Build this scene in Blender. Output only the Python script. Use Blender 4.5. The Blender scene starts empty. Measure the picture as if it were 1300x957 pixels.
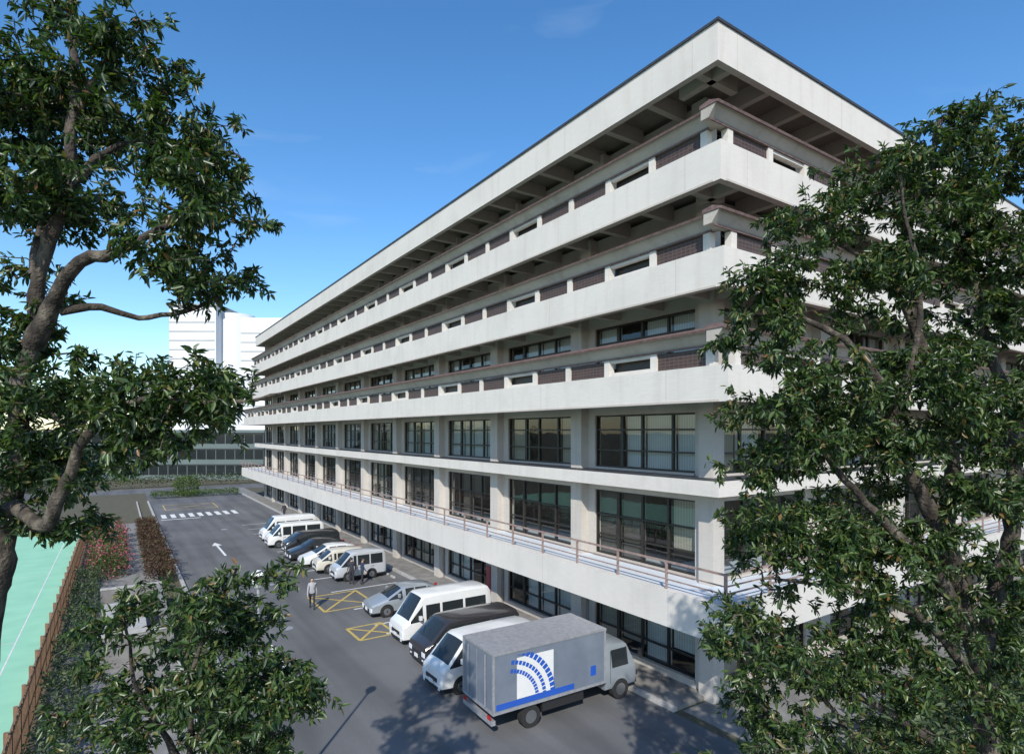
import bpy, bmesh, math, random
import numpy as np
from mathutils import Vector, Matrix
random.seed(7); RNG=np.random.default_rng(7)
ANG=math.atan2(.560,.829)
NX=Vector((.8287,.5598,0)); DX=Vector((-.5598,.8287,0))
def W(p,t,z=0): return NX*p+DX*t+Vector((0,0,z))
scene=bpy.context.scene
COL=scene.collection
# ------------------------------------------------------------------ materials
MATS={}
def newmat(name):
    m=bpy.data.materials.new(name); m.use_nodes=True; MATS[name]=m
    nt=m.node_tree; b=nt.nodes['Principled BSDF']; return m,nt,b
def N(nt,typ,**kw):
    n=nt.nodes.new(typ)
    for k,v in kw.items(): setattr(n,k,v)
    return n
def ramp(nt,stops):
    r=N(nt,'ShaderNodeValToRGB'); e=r.color_ramp.elements
    while len(e)<len(stops): e.new(.5)
    for i,(p,c) in enumerate(stops):
        e[i].position=p; e[i].color=(*c,1) if len(c)==3 else c
    return r
def noisemat(name,c1,c2,scale=3,rough=.8,bump=.1,bscale=40,stretch=(1,1,1),metal=0,detail=6,lo=.3,hi=.7,c3=None,spec=.5,bdist=.02):
    m,nt,b=newmat(name)
    tc=N(nt,'ShaderNodeTexCoord'); mp=N(nt,'ShaderNodeMapping'); mp.inputs['Scale'].default_value=stretch
    nt.links.new(tc.outputs['Object'],mp.inputs[0])
    n1=N(nt,'ShaderNodeTexNoise'); n1.inputs['Scale'].default_value=scale; n1.inputs['Detail'].default_value=detail
    nt.links.new(mp.outputs[0],n1.inputs['Vector'])
    st=[(lo,c1),(hi,c2)]
    if c3: st=[(lo,c1),((lo+hi)/2,c2),(hi,c3)]
    r=ramp(nt,st); nt.links.new(n1.outputs['Fac'],r.inputs[0]); nt.links.new(r.outputs[0],b.inputs['Base Color'])
    b.inputs['Roughness'].default_value=rough; b.inputs['Metallic'].default_value=metal
    b.inputs['Specular IOR Level'].default_value=spec
    if bump:
        n2=N(nt,'ShaderNodeTexNoise'); n2.inputs['Scale'].default_value=bscale; n2.inputs['Detail'].default_value=4
        nt.links.new(tc.outputs['Object'],n2.inputs['Vector'])
        bp=N(nt,'ShaderNodeBump'); bp.inputs['Strength'].default_value=bump; bp.inputs['Distance'].default_value=bdist
        nt.links.new(n2.outputs['Fac'],bp.inputs['Height']); nt.links.new(bp.outputs[0],b.inputs['Normal'])
    return m
def concrete(name,base,dark=.72,board=True,rough=.85):
    m,nt,b=newmat(name)
    tc=N(nt,'ShaderNodeTexCoord')
    def nz(sc,stretch,det=5):
        mp=N(nt,'ShaderNodeMapping'); mp.inputs['Scale'].default_value=stretch
        nt.links.new(tc.outputs['Object'],mp.inputs[0])
        n=N(nt,'ShaderNodeTexNoise'); n.inputs['Scale'].default_value=sc; n.inputs['Detail'].default_value=det
        nt.links.new(mp.outputs[0],n.inputs['Vector']); return n
    a=nz(.5,(1,1,1)); s=nz(2.2,(1,1,.12)); f=nz(9,(.25,.25,6))
    ra=ramp(nt,[(.3,tuple(x*(dark+.1) for x in base)),(.55,base)]); nt.links.new(a.outputs['Fac'],ra.inputs[0])
    rs=ramp(nt,[(.28,(dark+.08,dark+.07,dark+.05)),(.5,(1,1,1))]); nt.links.new(s.outputs['Fac'],rs.inputs[0])
    rf=ramp(nt,[(.3,(.90,.90,.89)),(.7,(1,1,1))]); nt.links.new(f.outputs['Fac'],rf.inputs[0])
    m1=N(nt,'ShaderNodeMix',data_type='RGBA',blend_type='MULTIPLY'); m1.inputs[0].default_value=.7
    nt.links.new(ra.outputs[0],m1.inputs[6]); nt.links.new(rs.outputs[0],m1.inputs[7])
    m2=N(nt,'ShaderNodeMix',data_type='RGBA',blend_type='MULTIPLY'); m2.inputs[0].default_value=1 if board else .3
    nt.links.new(m1.outputs[2],m2.inputs[6]); nt.links.new(rf.outputs[0],m2.inputs[7])
    nt.links.new(m2.outputs[2],b.inputs['Base Color']); b.inputs['Roughness'].default_value=rough
    b.inputs['Specular IOR Level'].default_value=.3
    bp=N(nt,'ShaderNodeBump'); bp.inputs['Strength'].default_value=.35; bp.inputs['Distance'].default_value=.01
    nt.links.new(f.outputs['Fac'],bp.inputs['Height']); nt.links.new(bp.outputs[0],b.inputs['Normal'])
    return m
concrete('fascia',(.63,.598,.55),.82)
concrete('wallc',(.52,.485,.44),.8)
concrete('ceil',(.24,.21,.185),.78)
concrete('rib',(.50,.455,.405),.82)
concrete('hood',(.46,.42,.37),.72)
concrete('terrace',(.56,.60,.64),.88,False)
noisemat('copper',(.11,.065,.055),(.2,.13,.115),6,.5,.1)
noisemat('railing',(.22,.15,.125),(.34,.25,.22),6,.55,.1)
noisemat('bronze',(.018,.015,.013),(.03,.026,.022),5,.4,0)
noisemat('coping',(.03,.03,.035),(.05,.05,.055),5,.5,0)
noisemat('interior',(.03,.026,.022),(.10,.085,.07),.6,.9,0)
noisemat('kerb',(.30,.29,.28),(.44,.43,.40),3,.85,.2)
noisemat('pave',(.15,.145,.135),(.25,.24,.225),1.5,.9,.2)
noisemat('white_paint',(.5,.5,.49),(.78,.78,.76),9,.7,.1)
noisemat('yellow_paint',(.36,.26,.07),(.58,.43,.12),9,.7,.1)
noisemat('court',(.25,.52,.35),(.30,.59,.40),.8,.75,.1)
noisemat('soil',(.05,.045,.03),(.1,.085,.055),2,1,.5,c3=(.06,.08,.03))
noisemat('wood',(.14,.07,.04),(.26,.15,.085),3,.75,.3,stretch=(6,6,1))
noisemat('bark',(.016,.013,.010),(.055,.044,.034),9,.95,1,30,stretch=(1,1,.45),c3=(.15,.13,.10),bdist=.03)
noisemat('rubber',(.012,.012,.012),(.02,.02,.02),20,.85,0)
noisemat('rim',(.35,.36,.37),(.5,.5,.52),20,.3,0,metal=.9)
noisemat('black_plastic',(.015,.015,.016),(.025,.025,.026),20,.5,0)
noisemat('redlens',(.35,.01,.01),(.45,.02,.02),20,.2,0)
noisemat('lamp_lens',(.6,.62,.65),(.8,.82,.85),20,.12,0)
noisemat('globe',(.75,.76,.76),(.82,.82,.82),5,.3,0)
noisemat('steel',(.3,.3,.31),(.42,.42,.43),8,.5,.05,metal=.4)
# brown hollow tile
m,nt,b=newmat('tile')
tc=N(nt,'ShaderNodeTexCoord'); sx=N(nt,'ShaderNodeSeparateXYZ'); nt.links.new(tc.outputs['Object'],sx.inputs[0])
ad=N(nt,'ShaderNodeMath',operation='ADD'); nt.links.new(sx.outputs[0],ad.inputs[0]); nt.links.new(sx.outputs[1],ad.inputs[1])
cx=N(nt,'ShaderNodeCombineXYZ'); nt.links.new(ad.outputs[0],cx.inputs[0]); nt.links.new(sx.outputs[2],cx.inputs[1])
br=N(nt,'ShaderNodeTexBrick'); br.offset=0; br.inputs['Scale'].default_value=1; br.inputs['Brick Width'].default_value=.2; br.inputs['Row Height'].default_value=.12
br.inputs['Mortar Size'].default_value=.022; br.inputs['Color1'].default_value=(.038,.024,.021,1); br.inputs['Color2'].default_value=(.058,.038,.033,1); br.inputs['Mortar'].default_value=(.09,.06,.052,1)
nt.links.new(cx.outputs[0],br.inputs['Vector']); nt.links.new(br.outputs[0],b.inputs['Base Color']); b.inputs['Roughness'].default_value=.6
def curtain(name,c,k):
    m,nt,b=newmat(name)
    tc=N(nt,'ShaderNodeTexCoord'); sx=N(nt,'ShaderNodeSeparateXYZ'); nt.links.new(tc.outputs['Object'],sx.inputs[0])
    ad=N(nt,'ShaderNodeMath',operation='ADD'); nt.links.new(sx.outputs[0],ad.inputs[0]); nt.links.new(sx.outputs[1],ad.inputs[1])
    ml=N(nt,'ShaderNodeMath',operation='MULTIPLY'); ml.inputs[1].default_value=k; nt.links.new(ad.outputs[0],ml.inputs[0])
    sn=N(nt,'ShaderNodeMath',operation='SINE'); nt.links.new(ml.outputs[0],sn.inputs[0])
    r=ramp(nt,[(0,tuple(x*.75 for x in c)),(1,c)])
    mr=N(nt,'ShaderNodeMapRange'); mr.inputs[1].default_value=-1; nt.links.new(sn.outputs[0],mr.inputs[0]); nt.links.new(mr.outputs[0],r.inputs[0])
    nt.links.new(r.outputs[0],b.inputs['Base Color']); b.inputs['Roughness'].default_value=.9
curtain('curt_light',(.70,.72,.70),50); curtain('curt_beige',(.46,.41,.32),45); curtain('curt_dark',(.12,.10,.085),60)
# glass: same from both sides
m,nt,b=newmat('glass')
nt.nodes.remove(b); out=nt.nodes['Material Output']
tr=N(nt,'ShaderNodeBsdfTransparent'); tr.inputs[0].default_value=(.80,.85,.85,1)
gl=N(nt,'ShaderNodeBsdfGlossy'); gl.inputs['Roughness'].default_value=.02
tc=N(nt,'ShaderNodeTexCoord'); nn=N(nt,'ShaderNodeTexNoise'); nn.inputs['Scale'].default_value=.9; nt.links.new(tc.outputs['Object'],nn.inputs['Vector'])
bp=N(nt,'ShaderNodeBump'); bp.inputs['Strength'].default_value=.06; bp.inputs['Distance'].default_value=.05; nt.links.new(nn.outputs['Fac'],bp.inputs['Height']); nt.links.new(bp.outputs[0],gl.inputs['Normal'])
lw=N(nt,'ShaderNodeLayerWeight'); lw.inputs[0].default_value=.5
pw=N(nt,'ShaderNodeMath',operation='POWER'); pw.inputs[1].default_value=3.5; nt.links.new(lw.outputs['Facing'],pw.inputs[0])
ma=N(nt,'ShaderNodeMath',operation='MULTIPLY_ADD'); ma.inputs[1].default_value=.8; ma.inputs[2].default_value=.09; nt.links.new(pw.outputs[0],ma.inputs[0])
mx=N(nt,'ShaderNodeMixShader'); nt.links.new(ma.outputs[0],mx.inputs[0]); nt.links.new(tr.outputs[0],mx.inputs[1]); nt.links.new(gl.outputs[0],mx.inputs[2]); nt.links.new(mx.outputs[0],out.inputs[0])
m,nt,b=newmat('carglass'); b.inputs['Base Color'].default_value=(.02,.025,.027,1); b.inputs['Roughness'].default_value=.04; b.inputs['IOR'].default_value=1.5
def carpaint(name,c,metal=0,rough=.3):
    m=noisemat(name,tuple(x*.93 for x in c),c,2.5,rough,0,metal=metal)
    b=m.node_tree.nodes['Principled BSDF']; b.inputs['Coat Weight'].default_value=.7; b.inputs['Coat Roughness'].default_value=.06
carpaint('p_white',(.68,.68,.66)); carpaint('p_silver',(.42,.46,.49),.5); carpaint('p_dark',(.045,.042,.045),.3); carpaint('p_black',(.02,.02,.022)); carpaint('p_beige',(.58,.54,.45)); carpaint('p_blue',(.02,.09,.42)); carpaint('p_grey',(.5,.52,.54),.2); carpaint('p_red',(.3,.02,.03))
noisemat('truckbox',(.19,.225,.275),(.25,.285,.34),1.5,.35,.05,metal=.35)
# asphalt
m,nt,b=newmat('asphalt')
tc=N(nt,'ShaderNodeTexCoord')
n1=N(nt,'ShaderNodeTexNoise'); n1.inputs['Scale'].default_value=.18; n1.inputs['Detail'].default_value=8; nt.links.new(tc.outputs['Object'],n1.inputs['Vector'])
r1=ramp(nt,[(.3,(.10,.10,.101)),(.7,(.155,.155,.155))]); nt.links.new(n1.outputs['Fac'],r1.inputs[0])
n2=N(nt,'ShaderNodeTexNoise'); n2.inputs['Scale'].default_value=35; n2.inputs['Detail'].default_value=3; nt.links.new(tc.outputs['Object'],n2.inputs['Vector'])
r2=ramp(nt,[(.3,(.72,.72,.72)),(.7,(1.15,1.15,1.15))]); nt.links.new(n2.outputs['Fac'],r2.inputs[0])
mm=N(nt,'ShaderNodeMix',data_type='RGBA',blend_type='MULTIPLY'); mm.inputs[0].default_value=1
nt.links.new(r1.outputs[0],mm.inputs[6]); nt.links.new(r2.outputs[0],mm.inputs[7])
mp=N(nt,'ShaderNodeMapping'); mp.inputs['Scale'].default_value=(1,.07,1); nt.links.new(tc.outputs['Object'],mp.inputs[0])
n3=N(nt,'ShaderNodeTexNoise'); n3.inputs['Scale'].default_value=.9; nt.links.new(mp.outputs[0],n3.inputs['Vector'])
r3=ramp(nt,[(.35,(.74,.74,.74)),(.6,(1.05,1.05,1.05))]); nt.links.new(n3.outputs['Fac'],r3.inputs[0])
m4=N(nt,'ShaderNodeMix',data_type='RGBA',blend_type='MULTIPLY'); m4.inputs[0].default_value=1
nt.links.new(mm.outputs[2],m4.inputs[6]); nt.links.new(r3.outputs[0],m4.inputs[7])
nt.links.new(m4.outputs[2],b.inputs['Base Color']); b.inputs['Roughness'].default_value=.85
bp=N(nt,'ShaderNodeBump'); bp.inputs['Strength'].default_value=.3; bp.inputs['Distance'].default_value=.01; nt.links.new(n2.outputs['Fac'],bp.inputs['Height']); nt.links.new(bp.outputs[0],b.inputs['Normal'])
def leafmat(name,stops,rough=.38,trans=.25):
    m,nt,b=newmat(name)
    at=N(nt,'ShaderNodeAttribute',attribute_name='rnd'); r=ramp(nt,stops); nt.links.new(at.outputs['Fac'],r.inputs[0])
    nt.links.new(r.outputs[0],b.inputs['Base Color']); b.inputs['Roughness'].default_value=rough
    out=nt.nodes['Material Output']; t=N(nt,'ShaderNodeBsdfTranslucent')
    hs=N(nt,'ShaderNodeMix',data_type='RGBA',blend_type='MULTIPLY'); hs.inputs[0].default_value=1; hs.inputs[7].default_value=(1.6,1.9,.5,1)
    nt.links.new(r.outputs[0],hs.inputs[6]); nt.links.new(hs.outputs[2],t.inputs[0])
    mx=N(nt,'ShaderNodeMixShader'); mx.inputs[0].default_value=trans
    nt.links.new(b.outputs[0],mx.inputs[1]); nt.links.new(t.outputs[0],mx.inputs[2]); nt.links.new(mx.outputs[0],out.inputs[0])
leafmat('leaf',[(0,(.018,.038,.012)),(.35,(.038,.075,.020)),(.7,(.066,.112,.030)),(.9,(.11,.15,.042)),(.975,(.17,.14,.05)),(1,(.18,.09,.04))],.36)
leafmat('leaf_far',[(0,(.02,.04,.015)),(.6,(.05,.08,.03)),(1,(.10,.12,.04))],.6,.15)
leafmat('leaf_hedge',[(0,(.03,.06,.012)),(.6,(.07,.12,.025)),(1,(.14,.2,.05))],.6)
leafmat('leaf_brown',[(0,(.045,.022,.015)),(.5,(.09,.045,.028)),(.8,(.13,.075,.04)),(.9,(.05,.065,.02)),(1,(.06,.08,.025))],.7)
leafmat('flower',[(0,(.2,.03,.06)),(.6,(.36,.07,.12)),(1,(.5,.2,.25))],.6)
# ------------------------------------------------------------------ mesh helpers
def empty(name,loc=(0,0,0),rz=0):
    e=bpy.data.objects.new(name,None); COL.objects.link(e); e.location=loc; e.rotation_euler=(0,0,rz); e.empty_display_size=.3; return e
def mkobj(name,verts,faces,mat,parent=None,smooth=False,mats=None,mi=None):
    me=bpy.data.meshes.new(name); me.from_pydata([tuple(v) for v in verts],[],faces)
    for mn in (mats or [mat]): me.materials.append(MATS[mn])
    if mi: me.polygons.foreach_set('material_index',mi)
    if smooth: me.polygons.foreach_set('use_smooth',[True]*len(me.polygons))
    me.update(); o=bpy.data.objects.new(name,me); COL.objects.link(o)
    if parent: o.parent=parent
    return o
class Acc:
    def __init__(s): s.d={}
    def get(s,k): return s.d.setdefault(k,([],[]))
    def box(s,k,x0,x1,y0,y1,z0,z1):
        if x0>x1:x0,x1=x1,x0
        if y0>y1:y0,y1=y1,y0
        v,f=s.get(k); n=len(v)
        v+= [(x0,y0,z0),(x1,y0,z0),(x1,y1,z0),(x0,y1,z0),(x0,y0,z1),(x1,y0,z1),(x1,y1,z1),(x0,y1,z1)]
        f+= [(n,n+3,n+2,n+1),(n+4,n+5,n+6,n+7),(n,n+1,n+5,n+4),(n+1,n+2,n+6,n+5),(n+2,n+3,n+7,n+6),(n+3,n,n+4,n+7)]
    def poly(s,k,pts):
        v,f=s.get(k); n=len(v); v+=list(pts); f.append(tuple(range(n,n+len(pts))))
    def cyl(s,k,a,b,r0,r1=None,seg=12,cap=True):
        if r1 is None:r1=r0
        a=Vector(a);b=Vector(b); d=(b-a).normalized(); u=d.orthogonal().normalized(); w=d.cross(u)
        v,f=s.get(k); n=len(v)
        for c,r in((a,r0),(b,r1)):
            for i in range(seg):
                an=2*math.pi*i/seg; v.append(tuple(c+u*math.cos(an)*r+w*math.sin(an)*r))
        for i in range(seg):
            j=(i+1)%seg; f.append((n+i,n+j,n+seg+j,n+seg+i))
        if cap: f.append(tuple(n+i for i in range(seg))[::-1]); f.append(tuple(n+seg+i for i in range(seg)))
    def build(s,parent,prefix='',bevel=0):
        for k,(v,f) in s.d.items():
            o=mkobj(prefix+k,v,f,k,parent)
            if bevel:
                b=o.modifiers.new('b','BEVEL'); b.width=bevel; b.segments=2; b.limit_method='ANGLE'
# ------------------------------------------------------------------ ground
mkobj('ground',[(-3000,-3000,0),(3000,-3000,0),(3000,3000,0),(-3000,3000,0)],[(0,1,2,3)],'soil')
def sheet(name,mat,p0,p1,t0,t1,z):
    o=mkobj(name,[(p0,t0,z),(p1,t0,z),(p1,t1,z),(p0,t1,z)],[(0,1,2,3)],mat); o.rotation_euler=(0,0,ANG); return o
sheet('car_park_road','asphalt',3.6,16.4,-60,112,.004)
sheet('cross_road','asphalt',-80,90,112,121,.004)
sheet('path','pave',-2.2,2.1,-30,76,.004)
sheet('sports_court','court',-24,-2.6,5,76,.006)
sheet('end_path','pave',16.8,120,9.5,13.9,.004)
mk=Acc()
k=mk
k.box('pave',16.6,18.35,14,112,0,.15); k.box('kerb',16.4,16.6,14,112,0,.153)
k.box('kerb',3.4,3.6,-60,98,0,.15); k.box('kerb',2.1,2.25,-60,98,0,.16)
g=empty('pavement',rz=ANG); mk.build(g,'pavement_')
ml=Acc()
Z=.008
def quad(k,pts,z=Z): ml.poly(k,[(a,b,z) for a,b in pts])
def line(k,a,b,w=.1,z=Z):
    a=Vector(a);b=Vector(b);d=(b-a).normalized();n=Vector((-d.y,d.x))*w/2
    quad(k,[a-n,b-n,b+n,a+n],z)
slots=[18.6,21.6,24.3,27.4,29.0,32.2,36.4,40.2,42.9,45.6,48.4,51.2,54.9,58.2,61.4,64.6,68]
for t in slots: line('white_paint',(11,t),(16.2,t),.12)
def hatch(p0,p1,t0,t1):
    z=.012
    for q in(((p0,t0),(p1,t0)),((p1,t0),(p1,t1)),((p1,t1),(p0,t1)),((p0,t1),(p0,t0))): line('yellow_paint',q[0],q[1],.14,z)
    line('yellow_paint',(p0,t0),(p1,t1),.14,.016); line('yellow_paint',(p0,t1),(p1,t0),.14,.020)
hatch(9.6,11.4,27.2,29.2); hatch(9.5,12.4,32.6,36.0); hatch(5,11,86,92)
for i in range(9): quad('white_paint',[(4.2+i*.95,78.2),(4.7+i*.95,78.2),(4.7+i*.95,81.6),(4.2+i*.95,81.6)])
line('white_paint',(4,76.8),(8,76.8),.35)
line('white_paint',(7.2,52),(7.2,57),.18); quad('white_paint',[(6.8,57),(7.6,57),(7.2,58.6)])
line('white_paint',(5.9,24),(5.9,29),.18); quad('white_paint',[(5.4,24),(5.9,22.3),(6.4,24)])
g=empty('road_markings',rz=ANG); ml.build(g,'marking_')
mh=Acc()
for (p,t) in((8.2,40.5),(7.1,31),(9,66)): mh.cyl('steel',(p,t,.006),(p,t,.012),.32,seg=24)
for (p,t) in((16.1,34),(16.1,48),(16.1,60)): mh.box('coping',p-.25,p+.25,t-.3,t+.3,.006,.011)
mh.build(empty('manhole_covers',rz=ANG))
ws=Acc()
for i in range(len(slots)-1):
    m_=(slots[i]+slots[i+1])/2
    if slots[i+1]-slots[i]>2.2:
        for s in(-.55,.55): ws.box('kerb',15.55,15.7,m_+s-.28,m_+s+.28,.006,.12)
ws.build(empty('wheel_stops',rz=ANG),'',.015)
mc=Acc()
for (a,b,c,d) in((-22,-4,12,12.06),(-22,-4,72,72.06),(-22,-21.94,12,72),(-4.06,-4,12,72),(-22,-4,36,36.06),(-13.03,-12.97,12,72),(-22,-4,52,52.06)):
    zz=.01+random.random()*.01; mc.poly('white_paint',[(a,c,zz),(b,c,zz),(b,d,zz),(a,d,zz)])
g=empty('court_lines',rz=ANG); mc.build(g)
# ------------------------------------------------------------------ library building
PW,TW=18.4,13.9; BAY=7.3; NL=11; NR=9
TE=TW+BAY*NL; PE=PW+BAY*NR
A=Acc()
def FB(face,k,a0,a1,o0,o1,z0,z1):
    if face=='L': A.box(k,PW-o1,PW-o0,a0,a1,z0,z1)
    else: A.box(k,a0,a1,TW-o1,TW-o0,z0,z1)
def FQ(face,k,a0,a1,o,z0,z1):
    if face=='L': A.poly(k,[(PW-o,a1,z0),(PW-o,a0,z0),(PW-o,a0,z1),(PW-o,a1,z1)])
    else: A.poly(k,[(a0,TW-o,z0),(a1,TW-o,z0),(a1,TW-o,z1),(a0,TW-o,z1)])
def EX(face,k,prof,a0,a1):
    v,f=A.get(k); n=len(v); m=len(prof)
    for a in(a0,a1):
        for o,z in prof: v.append((PW-o,a,z) if face=='L' else (a,TW-o,z))
    for i in range(m):
        j=(i+1)%m; f.append((n+i,n+j,n+m+j,n+m+i))
    f.append(tuple(n+i for i in range(m))); f.append(tuple(n+m+i for i in range(m)))
def window(face,a0,a1,o,z0,z1,fr,hb,cur,pc):
    F='bronze'; w=.07
    FB(face,F,a0,a1,o-.14,o,z0,z0+w); FB(face,F,a0,a1,o-.14,o,z1-w,z1)
    FB(face,F,a0,a0+w,o-.14,o,z0+w,z1-w); FB(face,F,a1-w,a1,o-.14,o,z0+w,z1-w)
    xs=[a0]+[a0+(a1-a0)*x for x in fr]+[a1]
    for i,x in enumerate(xs[1:-1]):
        ww=.085 if i==len(xs)-3 else .05
        FB(face,F,x-ww,x+ww,o-.12,o-.006,z0+w,z1-w)
    for h in hb:
        z=z0+(z1-z0)*h; FB(face,F,a0+w,a1-w,o-.11,o-.012,z-.035,z+.035)
    full=random.random()<.5; cc=random.choice(cur)
    for i in range(len(xs)-1):
        FQ(face,'glass',xs[i]+.04,xs[i+1]-.04,o-.075-random.random()*.012,z0+w,z1-w)
        if random.random()<pc:
            c=cc if full else random.choice(cur); zt=z1-.05; zb=z0+.02+(random.random()*.7*(z1-z0) if random.random()<.25 else 0)
            FB(face,c,xs[i]+.06,xs[i+1]-.06,o-.33,o-.3,zb,zt)
FR4=[.21,.5,.71]; FRc=[.25,.5,.75]
levels={
 '1':(0,3.3,0,[.3],FRc,['curt_light','curt_beige'],.75,(.45,3.0)),
 '2':(4.2,7.7,0,[.3,.62],FRc,['curt_dark','curt_beige','curt_dark'],.4,(4.42,7.35)),
 '3':(8.28,11.5,0,[.33,.72],FR4,['curt_light','curt_light','curt_light','curt_beige'],.85,(8.4,10.75)),
 '4':(12.0,15.3,0,[.7],FRc,['curt_beige','curt_light'],.75,(12.3,14.75)),
 '5':(16.0,19.1,-.6,[.7],FRc,['curt_beige','curt_dark'],.6,(16.3,18.5)),
 '6':(19.8,23.4,-1.4,[.7],FRc,['curt_beige','curt_dark'],.4,(20.2,22.6)),
}
for nm,(z0,z1,off,hb,fr,cur,pc,(w0,w1)) in levels.items():
    for face,base,nb in(('L',TW,NL),('R',PW,NR)):
        for b in range(nb):
            a0=base+b*BAY; a1=a0+BAY
            wa=a0+.85; wb=a1-.85
            if b==0: wa=a0+.75-off
            st=(a0-off) if b==0 else a0
            FB(face,'wallc',st+(.4 if (b==0 and face=='R') else 0),wa,off-.4,off,z0,z1)
            FB(face,'wallc',wb,a1,off-.4,off,z0,z1)
            FB(face,'wallc',wa,wb,off-.4,off-.003,z0,w0); FB(face,'wallc',wa,wb,off-.4,off-.003,w1,z1)
            FB(face,'rib',wa-.02,wb+.02,off-.003,off+.08,w0-.09,w0-.003)
            window(face,wa+.004,wb-.004,off-.1,w0,w1,fr,hb,cur,pc)
            if b>0: FB(face,'wallc',a0-.38,a0+.38,off,off+.42,z0,z1)
            if nm in '123' and b>0: FB(face,'rib',a0-.06,a0+.06,off+.42,off+.424,z0,z1)
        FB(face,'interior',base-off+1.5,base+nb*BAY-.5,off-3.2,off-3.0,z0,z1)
for z0,z1 in((0,3.3),(4.2,7.7),(8.28,11.5),(12,15.3)):
    A.box('wallc',PW-.3,PW+.35,TW-.3,TW+.35,z0,z1)
A.box('wallc',PW+.3,PW+.95,TW+.3,TW+.95,16,19.1); A.box('wallc',PW+1.1,PW+1.8,TW+1.1,TW+1.8,19.8,23.4)
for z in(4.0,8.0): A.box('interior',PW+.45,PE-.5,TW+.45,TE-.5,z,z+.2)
fas=[('4',2.5,10.97,12.15),('5',2.0,14.8,16.1),('6',1.5,18.57,19.92),('r',1.1,22.95,24.3)]
for nm,o,zb,zt in fas:
    th=.26
    TEo=TE+o; PEo=PE+o
    A.box('fascia',PW-o,PW-o+th,TW-o,TEo,zb,zt)
    A.box('fascia',PW-o+th,PEo,TW-o,TW-o+th,zb,zt)
    A.box('fascia',PW-o+th,PEo,TEo-th,TEo,zb,zt)
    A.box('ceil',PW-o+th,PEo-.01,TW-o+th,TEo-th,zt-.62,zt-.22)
    for face,base,n in(('L',TW,NL*3),('R',PW,NR*3)):
        for i in range(0,n+1):
            a=base+i*BAY/3
            deep={'4':-.1,'5':-.1,'6':-.6,'r':-1.4}[nm]
            FB(face,'rib',a-.14,a+.14,deep,o-th,zb+.1,zt-.62)
            if i%3==0: FB(face,'rib',a-.012,a+.012,o,o+.002,zb,zt)
        if nm!='r': FB(face,'rib',base-o+.3,base+n*BAY/3,o-.02,o+.025,zb-.001,zb+.07)
    if nm!='r':
        for face,base,n in(('L',TW,NL*3),('R',PW,NR*3)):
            e0=base-o+(.55 if face=='L' else -.35); e1=base+n*BAY/3+o
            of=o-.12
            EX(face,'hood',[(of-.1,zt+.72),(of-.42,zt+.72),(of-.42,zt+1.1),(of+.2,zt+1.1)],e0,e1)
            EX(face,'copper',[(of+.3,zt+1.06),(of+.33,zt+1.14),(of-.05,zt+1.28),(of-.46,zt+1.22),(of-.46,zt+1.103),(of+.22,zt+1.103)],e0-.03,e1)
            FB(face,'copper',e0+.1,e1,of-.12,of-.06,zt+.66,zt+.719)
            a=base-o+.7; i=0
            while a<e1-.5:
                wd=BAY/3
                FB(face,'fascia',a,a+.3,of-.36,of-.1,zt,zt+.66)
                if i%3!=1: FB(face,'tile',a+.3,a+wd,of-.32,of-.18,zt+.02,zt+.63)
                else:
                    FB(face,'fascia',a+.3,a+wd,of-.34,of-.14,zt,zt+.16); FB(face,'fascia',a+.3,a+wd,of-.34,of-.14,zt+.54,zt+.659)
                    FB(face,'bronze',a+.3,a+wd,of-.5,of-.46,zt+.1,zt+.6)
                a+=wd; i+=1
    else:
        A.box('coping',PW-o-.06,PEo,TW-o-.06,TEo+.06,zt,zt+.1)
TO=2.4
A.box('fascia',PW-TO,PW-TO+.3,TW-TO,TE+5,3.15,4.42)
A.box('fascia',PW-TO+.3,PE,TW-TO,TW-TO+.3,3.15,4.42)
A.box('terrace',PW-TO+.3,PE,TW-TO+.3,TE+4.7,3.5,4.3)
A.box('fascia',PW-TO+.3,PW+10,TE+4.7,TE+5,3.15,4.42)
for i in range(NL*3+1):
    a=TW+i*BAY/3; FB('L','rib',a-.15,a+.15,0,TO-.3,3.2,3.5)
    if i%3==0: FB('L','rib',a-.012,a+.012,TO,TO+.002,3.15,4.42)
for face,base,n in(('L',TW,NL*3+3),('R',PW,NR*3)):
    e0=base-TO+.15; e1=base+n*BAY/3
    for z in(4.75,5.0,5.36): FB(face,'railing',e0,e1,TO-.2,TO-.14,z,z+(.07 if z>5.2 else .035))
    a=e0
    while a<e1: FB(face,'railing',a,a+.07,TO-.205,TO-.135,4.42,5.36); a+=BAY/3
A.box('fascia',PW-1.2,PE,TW-1.2,TE+1.2,7.72,8.27)
A.box('coping',PW-1.19,PE,TW-1.19,TE+1.19,8.27,8.30)
for i in range(NL):
    a=TW+i*BAY+BAY/2
    FB('L','steel',a+3.2,a+3.3,.05,.15,0,3.2)
FB('L','p_red',TW+BAY*2+.3,TW+BAY*2+.7,.45,.5,.6,2.2)
A.box('wallc',PW,PE,TE-.2,TE,0,23.4); A.box('wallc',PE-.2,PE,TW,TE-.2,0,23.4)
g=empty('library_building',rz=ANG); A.build(g)
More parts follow.
